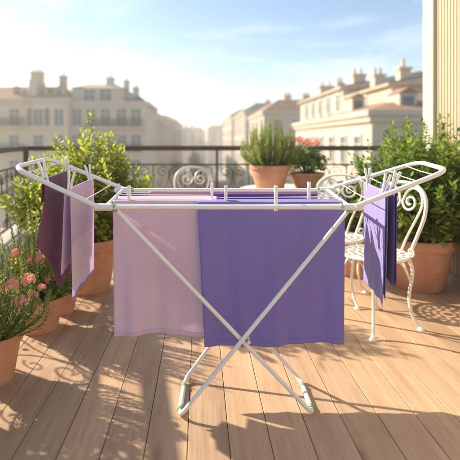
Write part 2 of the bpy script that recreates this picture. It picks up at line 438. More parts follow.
for wy in WY:
    tt = (wy - FY) / (BY - FY); z = ZF + (ZB - ZF) * tt
    a = FLc.lerp(BLc, tt); b = FRc.lerp(BRc, tt)
    mid = (a + b) / 2 + V((0, 0, -.004))
    MB().tube(spline([a, mid, b], 8), .0034, 6).build('line', M['wire'], rk, og)
# wings
def wing(pts, fr):
    MB().tube(fillet(pts, .075, 7), TR, 12).build('wing_frame', M['white'], rk, og)
    for f in fr:
        a = pts[0].lerp(pts[1], f); b = pts[3].lerp(pts[2], f)
        MB().tube([a, (a + b) / 2 + V((0, 0, -.003)), b], .0025, 6).build('wing_line', M['wire'], rk, og)
LW = [V((-.445, FY - .016, ZF + .005)), V((-.815, FY + .0, 1.080)), V((-.815, 2.43, 1.100)), V((-.425, BY + .02, ZB + .005))]
RW = [V((.672, FY - .016, ZF + .005)), V((1.085, FY, 1.068)), V((1.125, 2.31, 1.088)), V((.715, BY + .02, ZB + .005))]
LF = [.16, .38, .66, .86]; RF = [.16, .36, .455, .68, .86]
wing(LW, LF); wing(RW, RF)
def LWp(f, g): return LW[0].lerp(LW[1], f).lerp(LW[3].lerp(LW[2], f), g)
def RWp(f, g): return RW[0].lerp(RW[1], f).lerp(RW[3].lerp(RW[2], f), g)
# legs: each a U of one tube: front leg, floor bar, rear leg
fl, bl = V((-.090, FY - .035, TR)), V((-.075, 2.235, TR))
fr_, br_ = V((.492, FY - .02, TR)), V((.497, 2.235, TR))
LR = .0092
l1 = MB().tube(fillet([V((.652, FY - .012 + .02, .893)), fl, bl, V((.672, 2.447, .91))], .05, 7), LR, 12).build('leg_frame', M['white'], rk, og)
l2 = MB().tube(fillet([V((-.375, FY + .034, .893)), fr_, br_, V((-.40, 2.462, .91))], .05, 7), LR, 12).build('leg_frame', M['white'], rk, og)
for l, a, b in ((l1, fl, bl), (l2, fr_, br_)):
    d_ = b - a
    MB().tube([a + d_ * .20, a + d_ * .80], LR + .0022, 12).build('foot_sleeve', M['plastic'], l, og)
    for s in (.20, .80):
        MB().tube([a + d_ * (s - .035), a + d_ * (s + .035)], LR + .004, 12).build('foot_ring', M['green'], l, og)
# pivot, hinge blocks, green clips
xm = V((.212, FY + .0, .324))
MB().tube([xm + V((0, -.020, 0)), xm + V((0, .04, 0))], .007, 10).build('pivot_bolt', M['plastic'], rk, og)
for c, s in ((FLc, -1), (FRc, 1), (BLc, -1), (BRc, 1)):
    hb = MB().tube([c + V((-.045, 0, 0)), c + V((-.038, 0, 0)), c + V((.038, 0, 0)), c + V((.045, 0, 0))], [TR * .9, TR + .0055, TR + .0055, TR * .9], 12)
    h = hb.build('hinge_block', M['plastic'], rk, og)
    MB().box(c.x - s * .050 - .004, c.x - s * .050 + .004, c.y - .014, c.y + .015, c.z - .004, c.z + .0155).build('hinge_clip', M['green'], h, og, False, .003)
for c in (V((-.375, FY + .02, .888)), V((.652, FY - .008, .888)), V((-.36, BY - .1, ZB + .006)), V((.64, BY - .12, ZB + .006)), V((.68, FY + .22, ZF + .014))):
    MB().box(c.x - .011, c.x + .011, c.y - .007, c.y + .007, c.z - .004, c.z + .007).build('line_clip', M['green'], rk, og, False, .003)

# ------------------------------------------------------------------ laundry
def cloth(name, label, mat, frame, prof, w, hang, nu=56, ns=90, thick=.0022, seed=0, wav=.012, edge=None, hem=None, trim=None, cat='sheet', group=None):
    """frame(u in 0..1) -> (point on the line, outward horizontal normal, along unit); prof: list of (out, dz); hang: amplitude growth"""
    pr = spline([V((a, 0, b)) for a, b in prof], 10)
    ln = [0]
    for i in range(1, len(pr)): ln.append(ln[-1] + (pr[i] - pr[i - 1]).length)
    tot = ln[-1]
    rs = random.Random(seed); ph = [rs.uniform(0, 6.3) for _ in range(8)]
    def sample(s):
        for i in range(1, len(pr)):
            if ln[i] >= s or i == len(pr) - 1:
                t = (s - ln[i - 1]) / max(1e-6, ln[i] - ln[i - 1]); return pr[i - 1].lerp(pr[i], min(1, t))
    top = max(p.z for p in pr)
    def surf(u, s, off=0):
        q = sample(s); p, n, a = frame(u)
        dep = max(0, top - q.z); k = min(1, dep / .12)
        x = u * w
        f = wav * hang(dep) * (math.sin(x * 17 + ph[0] + 1.2 * math.sin(dep * 3 + ph[1])) + .55 * math.sin(x * 39 + ph[2] + dep * 2.2) + .3 * math.sin(x * 71 + ph[3] - dep * 4))
        f += wav * .35 * k * mnoise.noise(V((x * 6, dep * 5, seed)))
        e = edge(u, s / tot, dep) if edge else V((0, 0, 0))
        return p + n * (q.x + f + off) + V((0, 0, q.z)) + a * e.x + n * e.y + V((0, 0, e.z))
    def grid(s0, s1, u0, u1, nu, ns, off):
        m = MB(); m.uv = []
        for j in range(ns + 1):
            s = s0 + (s1 - s0) * j / ns
            for i in range(nu + 1):
                u = u0 + (u1 - u0) * i / nu
                m.v.append(surf(u, s, off)); m.uv.append((u * w, (s if s1 > s0 else s)))
        for j in range(ns):
            for i in range(nu):
                q = j * (nu + 1) + i; m.f.append((q, q + 1, q + nu + 2, q + nu + 1))
        return m
    c0 = surf(.5, tot); c0 = V((c0.x, c0.y, min(surf(u, tot).z for u in (0, .5, 1))))
    ob = grid(0, tot, 0, 1, nu, ns, 0).build(name, mat, None, c0, True, 0, None)
    sd = ob.modifiers.new('thickness', 'SOLIDIFY'); sd.thickness = thick; sd.offset = 0
    if hem:
        h = grid(tot - hem, tot + .0005, 0, 1, nu, 3, 0).build('hem', trim or mat, ob, c0, True, 0, None)
        h.modifiers.new('thickness', 'SOLIDIFY').thickness = thick + .0035; h.modifiers[0].offset = 0
    return tag(ob, label, cat, group)

def xline(x0, x1, y, z):      # line along x, outward towards the camera
    return lambda u: (V((x0 + (x1 - x0) * u, y, z)), V((0, -1, 0)), V((1, 0, 0)))
r = .006
def over(front, back, gap=.010, back_out=None):
    bo = back_out if back_out is not None else -gap
    return [(bo, -back), (-gap, -back * .5), (-gap, -.03), (-gap * .8, -.004), (0, r), (gap * .8, -.004), (gap, -.03), (gap * 1.2, -front * .5), (gap * 1.4, -front)]
def zl(y): return ZF + (ZB - ZF) * (y - FY) / (BY - FY) + .001
hangf = lambda d: min(1, .15 + d * 1.6)
# pink sheet: lies over two lines and falls in front
pk = [(-.155, -.36), (-.155, -.12), (-.153, -.02), (-.141, .006), (-.105, .001), (-.07, -.0075), (-.035, -.002), (0, .006), (.010, -.006), (.012, -.05), (.014, -.3), (.012, -.62)]
cloth('pink_sheet', 'large pale pink sheet hanging over the left half of the rack lines', M['pink'], xline(-.405, .085, 2.105, zl(2.105)), pk, .49,
      hangf, seed=3, wav=.010, edge=lambda u, s, d: V(((u - .5) * -.02 * d, 0, -.010 * math.sin(u * 9 + 1) * d)), hem=.022)
cloth('purple_sheet', 'large deep purple sheet hanging over the right half of the rack', M['purple'], xline(-.012, .668, 2.093, zl(2.1)), over(.655, .42, .016), .68,
      hangf, seed=11, wav=.009, edge=lambda u, s, d: V(((1 - u) * .05 * d - .012 * u * d - (.022 * min(1, d * 8) if s < .39 else 0), 0, -.012 * d * math.sin(u * 5 + .3))), hem=.024)
cloth('purple_napkin', 'short purple cloth folded over a line behind the big purple sheet', M['purple2'], xline(.05, .60, 2.315, zl(2.315)), over(.12, .10, .008), .55, hangf, seed=5, wav=.004, ns=40, cat='cloth')
cloth('rose_sheet', 'deep rose cloth on the rearmost line, its hem showing below the pink sheet', M['rose'], xline(-.27, .62, 2.385, zl(2.385)),
      [(-.01, -.22), (-.01, -.1), (-.008, -.004), (0, r), (.008, -.004), (.012, -.04), (.03, -.10), (.14, -.40), (.17, -.62)], .89, hangf, seed=9, wav=.006, cat='cloth')

def yline(fun, f, g0, g1, side):   # wing line; u runs from front (0) to back (1); outward = +-x
    def fr(u):
        p = fun(f, g0 + (g1 - g0) * u); return (p, V((side, 0, 0)), V((0, 1, 0)))
    return fr
# left wing
def plum_edge(u, s, dep):
    fwd = 0
    k = max(0, 1 - u * 1.15)
    bul = -.09 * math.exp(-((dep - .26) / .10) ** 2) if dep > 0 else 0
    low = .16 * max(0, dep - .27) / .25
    return V((k * (bul + low) - max(0, u - .5) * .10 * dep, 0, -.03 * math.sin(u * 3.1) * dep))
cloth('plum_towel', 'dark plum towel pegged near the outer end of the left wing', M['plum'], yline(LWp, .66, .04, .80, 1), over(.52, .10, .006), .38,
      lambda d: min(1.3, .2 + d * 2.2), seed=21, wav=.0055, edge=plum_edge, cat='towel')
def lil_edge(u, s, dep):
    back = s < .46
    return V((-(u - .3) * .10 * dep - (.05 * dep if back else 0), (-.045 * dep if back else 0), -.03 * (1 - u) * dep))
cloth('lilac_towel', 'pale lilac towel with an embroidered end pegged on the left wing', M['lilac'], yline(LWp, .38, .06, .82, 1), over(.475, .36, .012), .38,
      lambda d: min(1.2, .2 + d * 2), seed=33, wav=.004, edge=lil_edge, hem=.014, trim=M['lavender'], cat='towel')
# right wing
def lav_edge(u, s, dep):
    return V(((u - .5) * -.12 * dep - .02 * dep, 0, -.03 * (1 - u) * dep))
cloth('lavender_towel', 'lavender towel with a dark reverse side pegged on the right wing', M['lavender'], yline(RWp, .36, .06, .80, -1), over(.50, .47, .005), .33,
      lambda d: min(1.2, .2 + d * 2), seed=41, wav=.006, edge=lav_edge, cat='towel')
cloth('indigo_cloth', 'narrow dark indigo cloth hanging just beyond the lavender towel', M['indigo'], yline(RWp, .455, .05, .50, -1), over(.43, .42, .004), .20,
      lambda d: min(1.2, .2 + d * 2), seed=44, wav=.003, cat='cloth')

# ------------------------------------------------------------------ pegs
def make_peg():
    t = thing('clothes_peg', (0, 0, 0), 'x', 'clothes peg', 'white pegs on the drying rack')
    for s in (-1, 1):  # two long jaws in the x-z plane meeting at the line (z = 0), splayed above
        m = MB(); pts = [(s * .0035, -.026), (s * .0042, 0), (s * .0048, .022), (s * .0098, .060)]
        vs = []
        for x, z in pts:
            for dx in (-.0037, .0037):
                for dy in (-.0055, .0055): vs.append(V((x + dx, dy, z)))
        fs = [(0, 1, 3, 2), (12, 14, 15, 13)]
        for i in range(3):
            a = i * 4; b = a + 4
            fs += [(a, a + 2, b + 2, b), (a + 1, b + 1, b + 3, a + 3), (a, b, b + 1, a + 1), (a + 2, a + 3, b + 3, b + 2)]
        m.add(vs, fs).build('jaw', M['peg'], t, (0, 0, 0), False, .0012)
    MB().tube([V((.0085 * math.cos(a), -.006 + .0009 * a, .020 + .0045 * math.sin(a))) for a in [i * .5 for i in range(27)]], .0009, 5).build('spring', M['steel'], t)
    return t
peg0 = make_peg(); used = [False]
def peg(p, rz, tilt, label, s=1.15):
    o = peg0 if not used[0] else copy_tree(peg0); used[0] = True
    o.location = p; o.rotation_euler = (tilt[0], tilt[1], rz); o.scale = (s, s, s); o['label'] = label
X90 = PI / 2
def on(px, wy): return V(((px - HX) / F * wy, wy, zl(wy) + .004))
peg(on(129, 2.105), X90, (0, .03), 'white peg standing at the far left of the pink sheet')
peg(on(212, 2.175), X90, (0, -.02), 'white peg just left of the purple sheet, before the far chair')
peg(on(226, 2.105), X90, (0, .02), 'white peg at the left end of the purple sheet, beside the far chair')
peg(on(276, 2.035), X90, (0, 0), 'tallest white peg, under the rosemary pot in front of the purple sheet', 1.3)
peg(on(309, 2.245), X90, (0, .03), 'white peg in front of the small geranium pot')
for f, g, lab, tl in ((.66, .10, 'front peg holding the plum towel on the left wing', (.05, -.25)),
                      (.66, .74, 'back peg holding the plum towel on the left wing', (-.05, -.15)),
                      (.38, .12, 'front peg holding the lilac towel on the left wing', (.05, .12)),
                      (.38, .78, 'back peg holding the lilac towel on the left wing', (0, -.2))):
    peg(LWp(f, g) + V((0, 0, .004)), .15, tl, lab, 1.3)
for f, g, lab, tl in ((.36, .66, 'back peg holding the lavender towel on the right wing', (.0, -.05)),
                      (.36, .14, 'front peg holding the lavender towel on the right wing', (0, .25)),
                      (.455, .14, 'peg holding the dark indigo cloth on the right wing', (0, .3))):
    peg(RWp(f, g) + V((0, 0, .004)), -.1, tl, lab, 1.25)

# ------------------------------------------------------------------ chairs and table
def make_chair():
    t = thing('garden_chair', (0, 0, 0), 'x', 'chair', 'white wrought iron chairs'); c = M['chair']
    SR = .205; SZ = .455
    m = MB(); ring = lambda r, n=40: [V((r * math.cos(i * 2 * PI / n), r * math.sin(i * 2 * PI / n), SZ)) for i in range(n)]
    m.lathe([(.0, SZ - .002), (.03, SZ - .002), (.03, SZ + .004), (.0, SZ + .004)], (0, 0, 0), 16)
    for rr in (.06, .108, .154): m.tube(ring(rr), .0056, 6, True)
    for cnt, rc, rl in ((8, .084, .026), (14, .131, .025), (22, .179, .024)):
        for k_ in range(cnt):
            a = 2 * PI * k_ / cnt; cx, cy = rc * math.cos(a), rc * math.sin(a)
            m.tube([V((cx + rl * math.cos(i * 2 * PI / 12), cy + rl * math.sin(i * 2 * PI / 12), SZ)) for i in range(12)], .0047, 5, True)
    st = m.build('seat', c, t)
    MB().tube(ring(SR, 48), .0115, 8, True).build('seat_rim', c, st)
    for a, back in ((45, 1), (135, 1), (225, 0), (315, 0)):
        ca, sa = math.cos(R(a)), math.sin(R(a)); d = V((ca, sa, 0))
        pts = spline([d * .200 + V((0, 0, SZ - .006)), d * .225 + V((0, 0, .36)), d * .205 + V((0, 0, .20)), d * .225 + V((0, 0, .08)), d * .275 + V((0, 0, .012))], 7)
        m = MB().tube(pts, [.0115 - .003 * i / (len(pts) - 1) for i in range(len(pts))], 8)
        m.lathe([(.024, 0), (.024, .006), (.010, .022)], d * .275, 12)
        m.build('leg', c, t)
    # inner brace: small curved brackets + ring under the seat
    m = MB()
    for i in range(4):
        a0, a1 = R(45 + 90 * i), R(135 + 90 * i)
        p0 = V((math.cos(a0), math.sin(a0), 0)) * .212 + V((0, 0, .30)); p1 = V((math.cos(a1), math.sin(a1), 0)) * .212 + V((0, 0, .30))
        am = (a0 + a1) / 2; pm = V((math.cos(am), math.sin(am), 0)) * .175 + V((0, 0, SZ - .012))
        m.tube(spline([p0, p0.lerp(pm, .5) + V((0, 0, .035)), pm, p1.lerp(pm, .5) + V((0, 0, .035)), p1], 5), .0055, 6)
    m.build('brace', c, t)
    lean = lambda z: .165 + (z - SZ) * .20
    def B(x, z): return V((x, lean(z), z))
    hoop = [B(-.125, SZ), B(-.165, .58), B(-.200, .72), B(-.185, .83), B(-.115, .895), B(0, .915), B(.115, .895), B(.185, .83), B(.200, .72), B(.165, .58), B(.125, SZ)]
    MB().tube(spline(hoop, 7), .0115, 9).build('back_frame', c, t)
    for s in (-1, 1):
        arc = [(.055, SZ + .003), (.085, .56), (.135, .68), (.168, .775), (.150, .850), (.095, .882), (.040, .858), (.012, .795)]
        sp = [(.070 - .058 * q * math.cos(a), .790 + .058 * q * math.sin(-a)) for q, a in [(1 - .80 * i / 20, .15 + i / 20 * 2 * PI * 1.35) for i in range(21)]]
        MB().tube(spline([B(s * x, z) for x, z in arc + sp], 3), .0078, 7).build('back_scroll', c, t)
        c0 = [(s * (.168 + .028 * q * math.cos(a)), SZ + .035 + .030 * q * math.sin(a)) for q, a in [(1 - .75 * i / 16, -PI / 2 + i / 16 * 2 * PI * 1.25) for i in range(17)]]
        MB().tube([V((x, .135, z)) for x, z in c0], .0065, 6).build('seat_curl', c, t)
    return t
ch = make_chair(); ch.location = (1.145, 2.95, 0); ch.rotation_euler.z = R(-68)
ch['label'] = 'white iron garden chair in front, facing left beside the lavender towel'
c2 = copy_tree(ch); c2.location = (1.04, 3.46, 0); c2.rotation_euler.z = R(-28)
c2['label'] = 'white iron garden chair behind the nearest one, seat next to the purple sheet'
c3 = copy_tree(ch); c3.location = (-.02, 4.5, 0); c3.rotation_euler.z = R(12)
c3['label'] = 'white iron garden chair farthest back, only its rounded top above the pink sheet'

TBL = V((.80, 4.28, 0)); TZ = .74
t = thing('bistro_table', TBL, 'round white iron table carrying the rosemary and geranium pots', 'table')
tp = MB().lathe([(0, TZ - .012), (.40, TZ - .012), (.40, TZ), (0, TZ)], (0, 0, 0), 48).build('table_top', M['chair'], t)
MB().tube([V((.405 * math.cos(i * PI / 24), .405 * math.sin(i * PI / 24), TZ - .008)) for i in range(48)], .012, 8, True).build('table_rim', M['chair'], tp)
for i in range(3):
    a = R(90 + 120 * i); d = V((math.cos(a), math.sin(a), 0))
    MB().tube(spline([d * .26 + V((0, 0, TZ - .014)), d * .10 + V((0, 0, .48)), d * .09 + V((0, 0, .30)), d * .22 + V((0, 0, .08)), d * .32 + V((0, 0, .012))], 6), .011, 8).build('leg', M['chair'], t)
MB().tube([V((.10 * math.cos(i * PI / 12), .10 * math.sin(i * PI / 12), .40)) for i in range(24)], .008, 7, True).build('ring', M['chair'], t)

# ------------------------------------------------------------------ plants
def pot(t, r, h, n=40):
    rb = r * .70
    prof = [(0, .0), (rb * .96, 0), (rb, .008), (r * .93, h * .80), (r * .935, h * .80), (r * 1.0, h * .815), (r * 1.02, h * .84), (r * 1.02, h * .97), (r, h), (r * .93, h), (r * .91, h * .97), (r * .885, h * .84), (0, h * .83)]
    p = MB().lathe(prof, (0, 0, 0), n, None, .004).build('pot', M['pot'], t)
    s = MB(); nn = 28; vs = [V((0, 0, h * .93))]
    for ri in (.35, .7, 1):
        for k_ in range(nn):
            a = 2 * PI * k_ / nn; vs.append(V((r * .9 * ri * math.cos(a), r * .9 * ri * math.sin(a), h * (.90 + rnd.uniform(-.01, .02)))))
    fs = [(0, 1 + k_, 1 + (k_ + 1) % nn) for k_ in range(nn)]
    for q in range(2):
        fs += [(1 + q * nn + k_, 1 + (q + 1) * nn + k_, 1 + (q + 1) * nn + (k_ + 1) % nn, 1 + q * nn + (k_ + 1) % nn) for k_ in range(nn)]
    s.add(vs, fs).build('soil', M['soil'], t)
    return h * .9
def leaf(mb, p, d, up, L, w, droop=.15, fold=.25):
    d = d.normalized(); s = d.cross(up)
    if s.length < 1e-3: s = d.orthogonal()
    s.normalize(); n = s.cross(d)
    f = fold * w
    b = p; m1 = p + d * (L * .33) - n * f * .6; m2 = p + d * (L * .68) - n * (f * .4 + droop * L * .3); tip = p + d * L - n * droop * L
    l1 = p + d * (L * .30) + s * w * .5 ; r1 = p + d * (L * .30) - s * w * .5
    l2 = p + d * (L * .66) + s * w * .44 - n * droop * L * .25; r2 = p + d * (L * .66) - s * w * .44 - n * droop * L * .25
    mb.add([b, l1, r1, m1, l2, r2, m2, tip], [(0, 3, 1), (0, 2, 3), (1, 3, 6, 4), (3, 2, 5, 6), (4, 6, 7), (6, 5, 7)])
def rvec(rs): 
    while True:
        v = V((rs.uniform(-1, 1), rs.uniform(-1, 1), rs.uniform(-1, 1)))
        if .05 < v.length < 1: return v.normalized()

def shrub(t, z0, H, rx, ry, nst, L, seed, leafm, base_r=.12, spread=1.0, gap=.026, twigs=5, minh=.35, profile=None, lean=V((0, 0, 0)), wide=0):
    rs = random.Random(seed); st = MB(); lf = MB()
    def run(pts, r0, start, gap):
        c = spline(pts, 7); N = len(c)
        st.tube(c, [r0 * (1 - .75 * i / (N - 1)) for i in range(N)], 5)
        dist = 0; nxt = 0; tot = sum((c[i + 1] - c[i]).length for i in range(N - 1)); ang = rs.uniform(0, 6)
        for i in range(N - 1):
            seg = c[i + 1] - c[i]; sl_ = seg.length; td = seg.normalized()
            while nxt < dist + sl_:
                if nxt > start * tot:
                    q = c[i] + seg * ((nxt - dist) / sl_); f = nxt / tot
                    for s_ in (0, PI):
                        if rs.random() < .10: continue
                        a = ang + s_ + rs.uniform(-.5, .5)
                        o = td.orthogonal().normalized(); o2 = td.cross(o)
                        side = o * math.cos(a) + o2 * math.sin(a)
                        dd = (side * rs.uniform(.7, 1.15) + td * rs.uniform(.35, 1.1) + V((0, 0, .12))).normalized()
                        LL = L * rs.uniform(.62, 1.12) * (1 - .42 * max(0, f - .7) / .3)
                        leaf(lf, q + side * r0 * .4, dd, (V((0, 0, 1)) + rvec(rs) * .5), LL, LL * rs.uniform(.42, .54), rs.uniform(.02, .35), rs.uniform(.1, .4))
                    ang += 1.9
                nxt += gap
            dist += sl_
        leaf(lf, c[-1], c[-1] - c[-2], rvec(rs), L * .6, L * .26)
        return c
    for k_ in range(nst):
        az = k_ * 2.39996 + rs.uniform(-.3, .3); q = math.sqrt((k_ + .5) / nst)
        hh = H * (1 - (1 - minh) * q ** 2.2) * rs.uniform(.80, 1.06)
        if profile: hh *= profile(az, q)
        ox = q * rx * spread * math.cos(az) * (1 + wide * max(0, -math.cos(az))); oy = q * ry * spread * math.sin(az)
        b = V((base_r * q * .8 * math.cos(az), base_r * q * .8 * math.sin(az), z0))
        e = V((ox, oy, z0 + hh)) + lean * hh
        m_ = b.lerp(e, .5) + V((ox * .12, oy * .12, -.02)) + rvec(rs) * .03
        c = run([b, b.lerp(m_, .5) + rvec(rs) * .015, m_, e + rvec(rs) * .03], .006 + .003 * rs.random(), .22, gap)
        for j in range(twigs):
            i = int(len(c) * rs.uniform(.25, .85)); p = c[i]; td = (c[min(i + 1, len(c) - 1)] - c[i - 1]).normalized()
            out = V((p.x, p.y, 0)); out = out.normalized() if out.length > .02 else rvec(rs)
            dd = (td * .8 + rvec(rs) * .8 + out * .45 + V((0, 0, .15))).normalized(); ln_ = H * rs.uniform(.10, .24)
            run([p, p + dd * ln_ * .5, p + dd * ln_ + V((0, 0, ln_ * .25))], .0028, .12, gap * .9)
    st.build('stem', M['bark'], t, (0, 0, 0), True, 0, None)
    lf.build('foliage', leafm, t, (0, 0, 0), True, 0, None)

def needles(t, z0, H, rx, ry, nst, seed, L=.022, base_r=.1, gap=.0055, bend=.3, minh=.4, lm=None):
    rs = random.Random(seed); st = MB(); lf = MB()
    for k_ in range(nst):
        az = k_ * 2.39996 + rs.uniform(-.4, .4); q = math.sqrt((k_ + .5) / nst)
        hh = H * (1 - (1 - minh) * q ** 2.4) * rs.uniform(.70, 1.05)
        b = V((base_r * q * math.cos(az), base_r * q * math.sin(az), z0))
        e = V((q * rx * math.cos(az), q * ry * math.sin(az), z0 + hh)) + rvec(rs) * .03
        m_ = b.lerp(e, .5) + V((math.cos(az), math.sin(az), 0)) * bend * .12 * q + rvec(rs) * .012
        c = spline([b, m_, e], 9); N = len(c)
        st.tube(c, [.0024 * (1 - .6 * i / (N - 1)) for i in range(N)], 4)
        tot = sum((c[i + 1] - c[i]).length for i in range(N - 1)); x = .10 * tot; ang = rs.uniform(0, 6)
        cum = [0]
        for i in range(N - 1): cum.append(cum[-1] + (c[i + 1] - c[i]).length)
        i = 0
        while x < tot:
            while i < N - 2 and cum[i + 1] < x: i += 1
            seg = c[i + 1] - c[i]; td = seg.normalized(); q_ = c[i] + td * (x - cum[i])
            o = td.orthogonal().normalized(); o2 = td.cross(o)
            for _ in range(2):
                a = ang; ang += 2.39996
                side = o * math.cos(a) + o2 * math.sin(a)
                dd = (side * rs.uniform(.55, .9) + td * rs.uniform(.6, 1.1)).normalized()
                LL = L * rs.uniform(.7, 1.15) * (1 - .5 * max(0, x / tot - .8) / .2); w = LL * .085 + .0006
                s = dd.cross(side + td * .3).normalized() * w
                lf.add([q_ - s * .6, q_ + s * .6, q_ + dd * LL * .6 + s, q_ + dd * LL, q_ + dd * LL * .6 - s], [(0, 1, 2, 3, 4)])
            x += gap
    st.build('stem', M['gstem'], t, (0, 0, 0), True, 0, None)
    lf.build('foliage', lm or M['rosemary'], t, (0, 0, 0), True, 0, None)

def geranium(t, z0, H, R0, nleaf, heads, seed, leaf_r=.028):
    rs = random.Random(seed); st = MB(); lf = MB()
    for k_ in range(nleaf):
        az = k_ * 2.39996 + rs.uniform(-.3, .3); q = math.sqrt((k_ + .5) / nleaf)
        e = V((R0 * q * math.cos(az), R0 * q * math.sin(az), z0 + H * rs.uniform(.35, 1) * (1 - .5 * q * q)))
        b = V((.25 * e.x, .25 * e.y, z0 - .005)); c = spline([b, b.lerp(e, .55) + V((0, 0, .02)), e], 4)
        st.tube(c, .0019, 4)
        n = (V((math.cos(az) * q, math.sin(az) * q, rs.uniform(.4, 1.1))) + rvec(rs) * .35).normalized(); a1 = n.orthogonal().normalized(); a2 = n.cross(a1)
        rr = leaf_r * rs.uniform(.65, 1.2); N = 15; vs = [e - n * rr * .22]
        for i in range(N):
            a = (i / N) * 2 * PI * .92 + .25; sc = rr * (1 + .09 * math.cos(a * 6))
            vs.append(e + (a1 * math.cos(a) + a2 * math.sin(a)) * sc + n * rr * (.05 + .06 * math.sin(a * 5)))
        lf.add(vs, [(0, i + 1, i + 2) for i in range(N - 1)])
    st_f = []
    for hx, hy, hz, hr in heads:
        e = V((hx, hy, hz)); b = V((hx * .2, hy * .2, z0))
        st.tube(spline([b, b.lerp(e, .5) + V((hx * .1, hy * .1, .01)), e], 5), .002, 4)
        fl_ = MB(); nf = 17
        for j in range(nf):
            z = 1 - 1.5 * (j + .5) / nf; rr = math.sqrt(max(0, 1 - z * z)); a = j * 2.39996
            d = V((rr * math.cos(a), rr * math.sin(a), z * .8 + .1)).normalized(); c = e + d * hr * rs.uniform(.75, 1.05)
            a1 = d.orthogonal().normalized(); a2 = d.cross(a1); pr_ = hr * .52; ro = rs.uniform(0, 6)
            for p5 in range(5):
                aa = ro + p5 * 2 * PI / 5; u = a1 * math.cos(aa) + a2 * math.sin(aa); s = d.cross(u)
                fl_.add([c, c + u * pr_ * .55 + s * pr_ * .36 + d * pr_ * .15, c + u * pr_ + d * pr_ * .22, c + u * pr_ * .55 - s * pr_ * .36 + d * pr_ * .15], [(0, 1, 2, 3)])
        fl_.build('flower_head', M['petal'], t, (0, 0, 0), True, 0, None)
    st.build('flower_stem', M['gstem'], t, (0, 0, 0), True, 0, None)
    lf.build('leaves', M['geranium'], t, (0, 0, 0), True, 0, None)

PG = 'terracotta pots with plants on the terrace'
# big bright shrub at back left
t = thing('potted_shrub', (-.90, 3.62, 0), 'tall bright green shrub in a big terracotta pot behind the left wing', 'potted plant', PG)
z = pot(t, .245, .42)
shrub(t, z, .90, .50, .40, 66, .070, 5, M['laurel'], .14, minh=.40, wide=.5, twigs=8, profile=lambda a, q: 1.0 + .22 * max(0, math.cos(a - .1)) ** 6 * q + (.16 if q < .22 else 0))
# big right shrub
t = thing('potted_shrub', (1.80, 3.70, 0), 'wide dense green shrub in a big terracotta pot against the cream wall', 'potted plant', PG)
z = pot(t, .275, .41)
shrub(t, z, 1.03, .62, .48, 80, .068, 15, M['box'], .17, minh=.30, twigs=10, gap=.024, profile=lambda a, q: 1.0 + (.10 if q < .35 else 0))
# low plant behind the chairs
t = thing('potted_shrub', (1.42, 4.02, 0), 'low leafy green plant in a terracotta pot behind the chairs', 'potted plant', PG)
z = pot(t, .21, .34)
shrub(t, z, .50, .34, .30, 34, .05, 25, M['box'], .11, minh=.5, twigs=6, gap=.026)
# rosemary on the table
t = thing('rosemary_plant', (.655, 4.22, TZ + .002), 'upright rosemary in the larger terracotta pot on the table', 'potted plant', PG)
z = pot(t, .185, .225)
needles(t, z, .47, .30, .26, 110, 3, .030, .13, .0065, .5, .48)
# geranium on the table
t = thing('geranium_plant', (1.02, 4.30, TZ + .002), 'coral geranium in the smaller terracotta pot on the table', 'potted plant', PG)
z = pot(t, .160, .148)
geranium(t, z, .28, .20, 90, [(-.115, -.17, .455, .036), (-.025, -.10, .42, .044), (.07, -.08, .425, .036)], 8, .042)
# left group
t = thing('geranium_plant', (-1.02, 2.86, 0), 'coral geranium among rosemary sprigs in the middle left pot', 'potted plant', PG)
z = pot(t, .158, .215)
needles(t, z, .58, .36, .30, 84, 13, .030, .11, .0078, .4, .45)
shrub(t, z, .40, .22, .2, 12, .05, 77, M['laurel'], .08, minh=.5, twigs=4)
geranium(t, z, .24, .2, 60, [(.025, -.13, .475, .044), (-.10, -.1, .50, .036), (.10, -.12, .36, .03)], 18, .026)
t = thing('geranium_plant', (-.955, 3.14, 0), 'small pink geranium in a little pot behind the middle left pot', 'potted plant', PG)
z = pot(t, .105, .16)
geranium(t, z, .22, .17, 60, [(.085, -.07, .30, .020), (.03, -.08, .26, .018), (.125, -.02, .40, .022)], 28, .026)
t = thing('geranium_plant', (-1.035, 2.26, 0), 'coral flowers and feathery rosemary in the lower left pot at the frame edge', 'potted plant', PG)
z = pot(t, .135, .235)
needles(t, z, .38, .30, .24, 92, 43, .028, .10, .0075, .4, .5)
geranium(t, z, .16, .14, 30, [(.115, -.06, .49, .032), (.185, -.03, .505, .030), (.16, -.07, .415, .028), (.03, -.06, .465, .032), (.24, .0, .46, .018), (.21, -.03, .43, .022)], 48, .02)
# unseen shrub by the left railing, added to shade the left of the deck
t = thing('potted_shrub', (-1.42, 1.93, 0), 'unseen green shrub in a terracotta pot beside the left railing, added to shade the deck', 'potted plant', PG)
z = pot(t, .17, .30)
shrub(t, z, .88, .36, .42, 46, .06, 35, M['laurel'], .1, minh=.5, twigs=6)

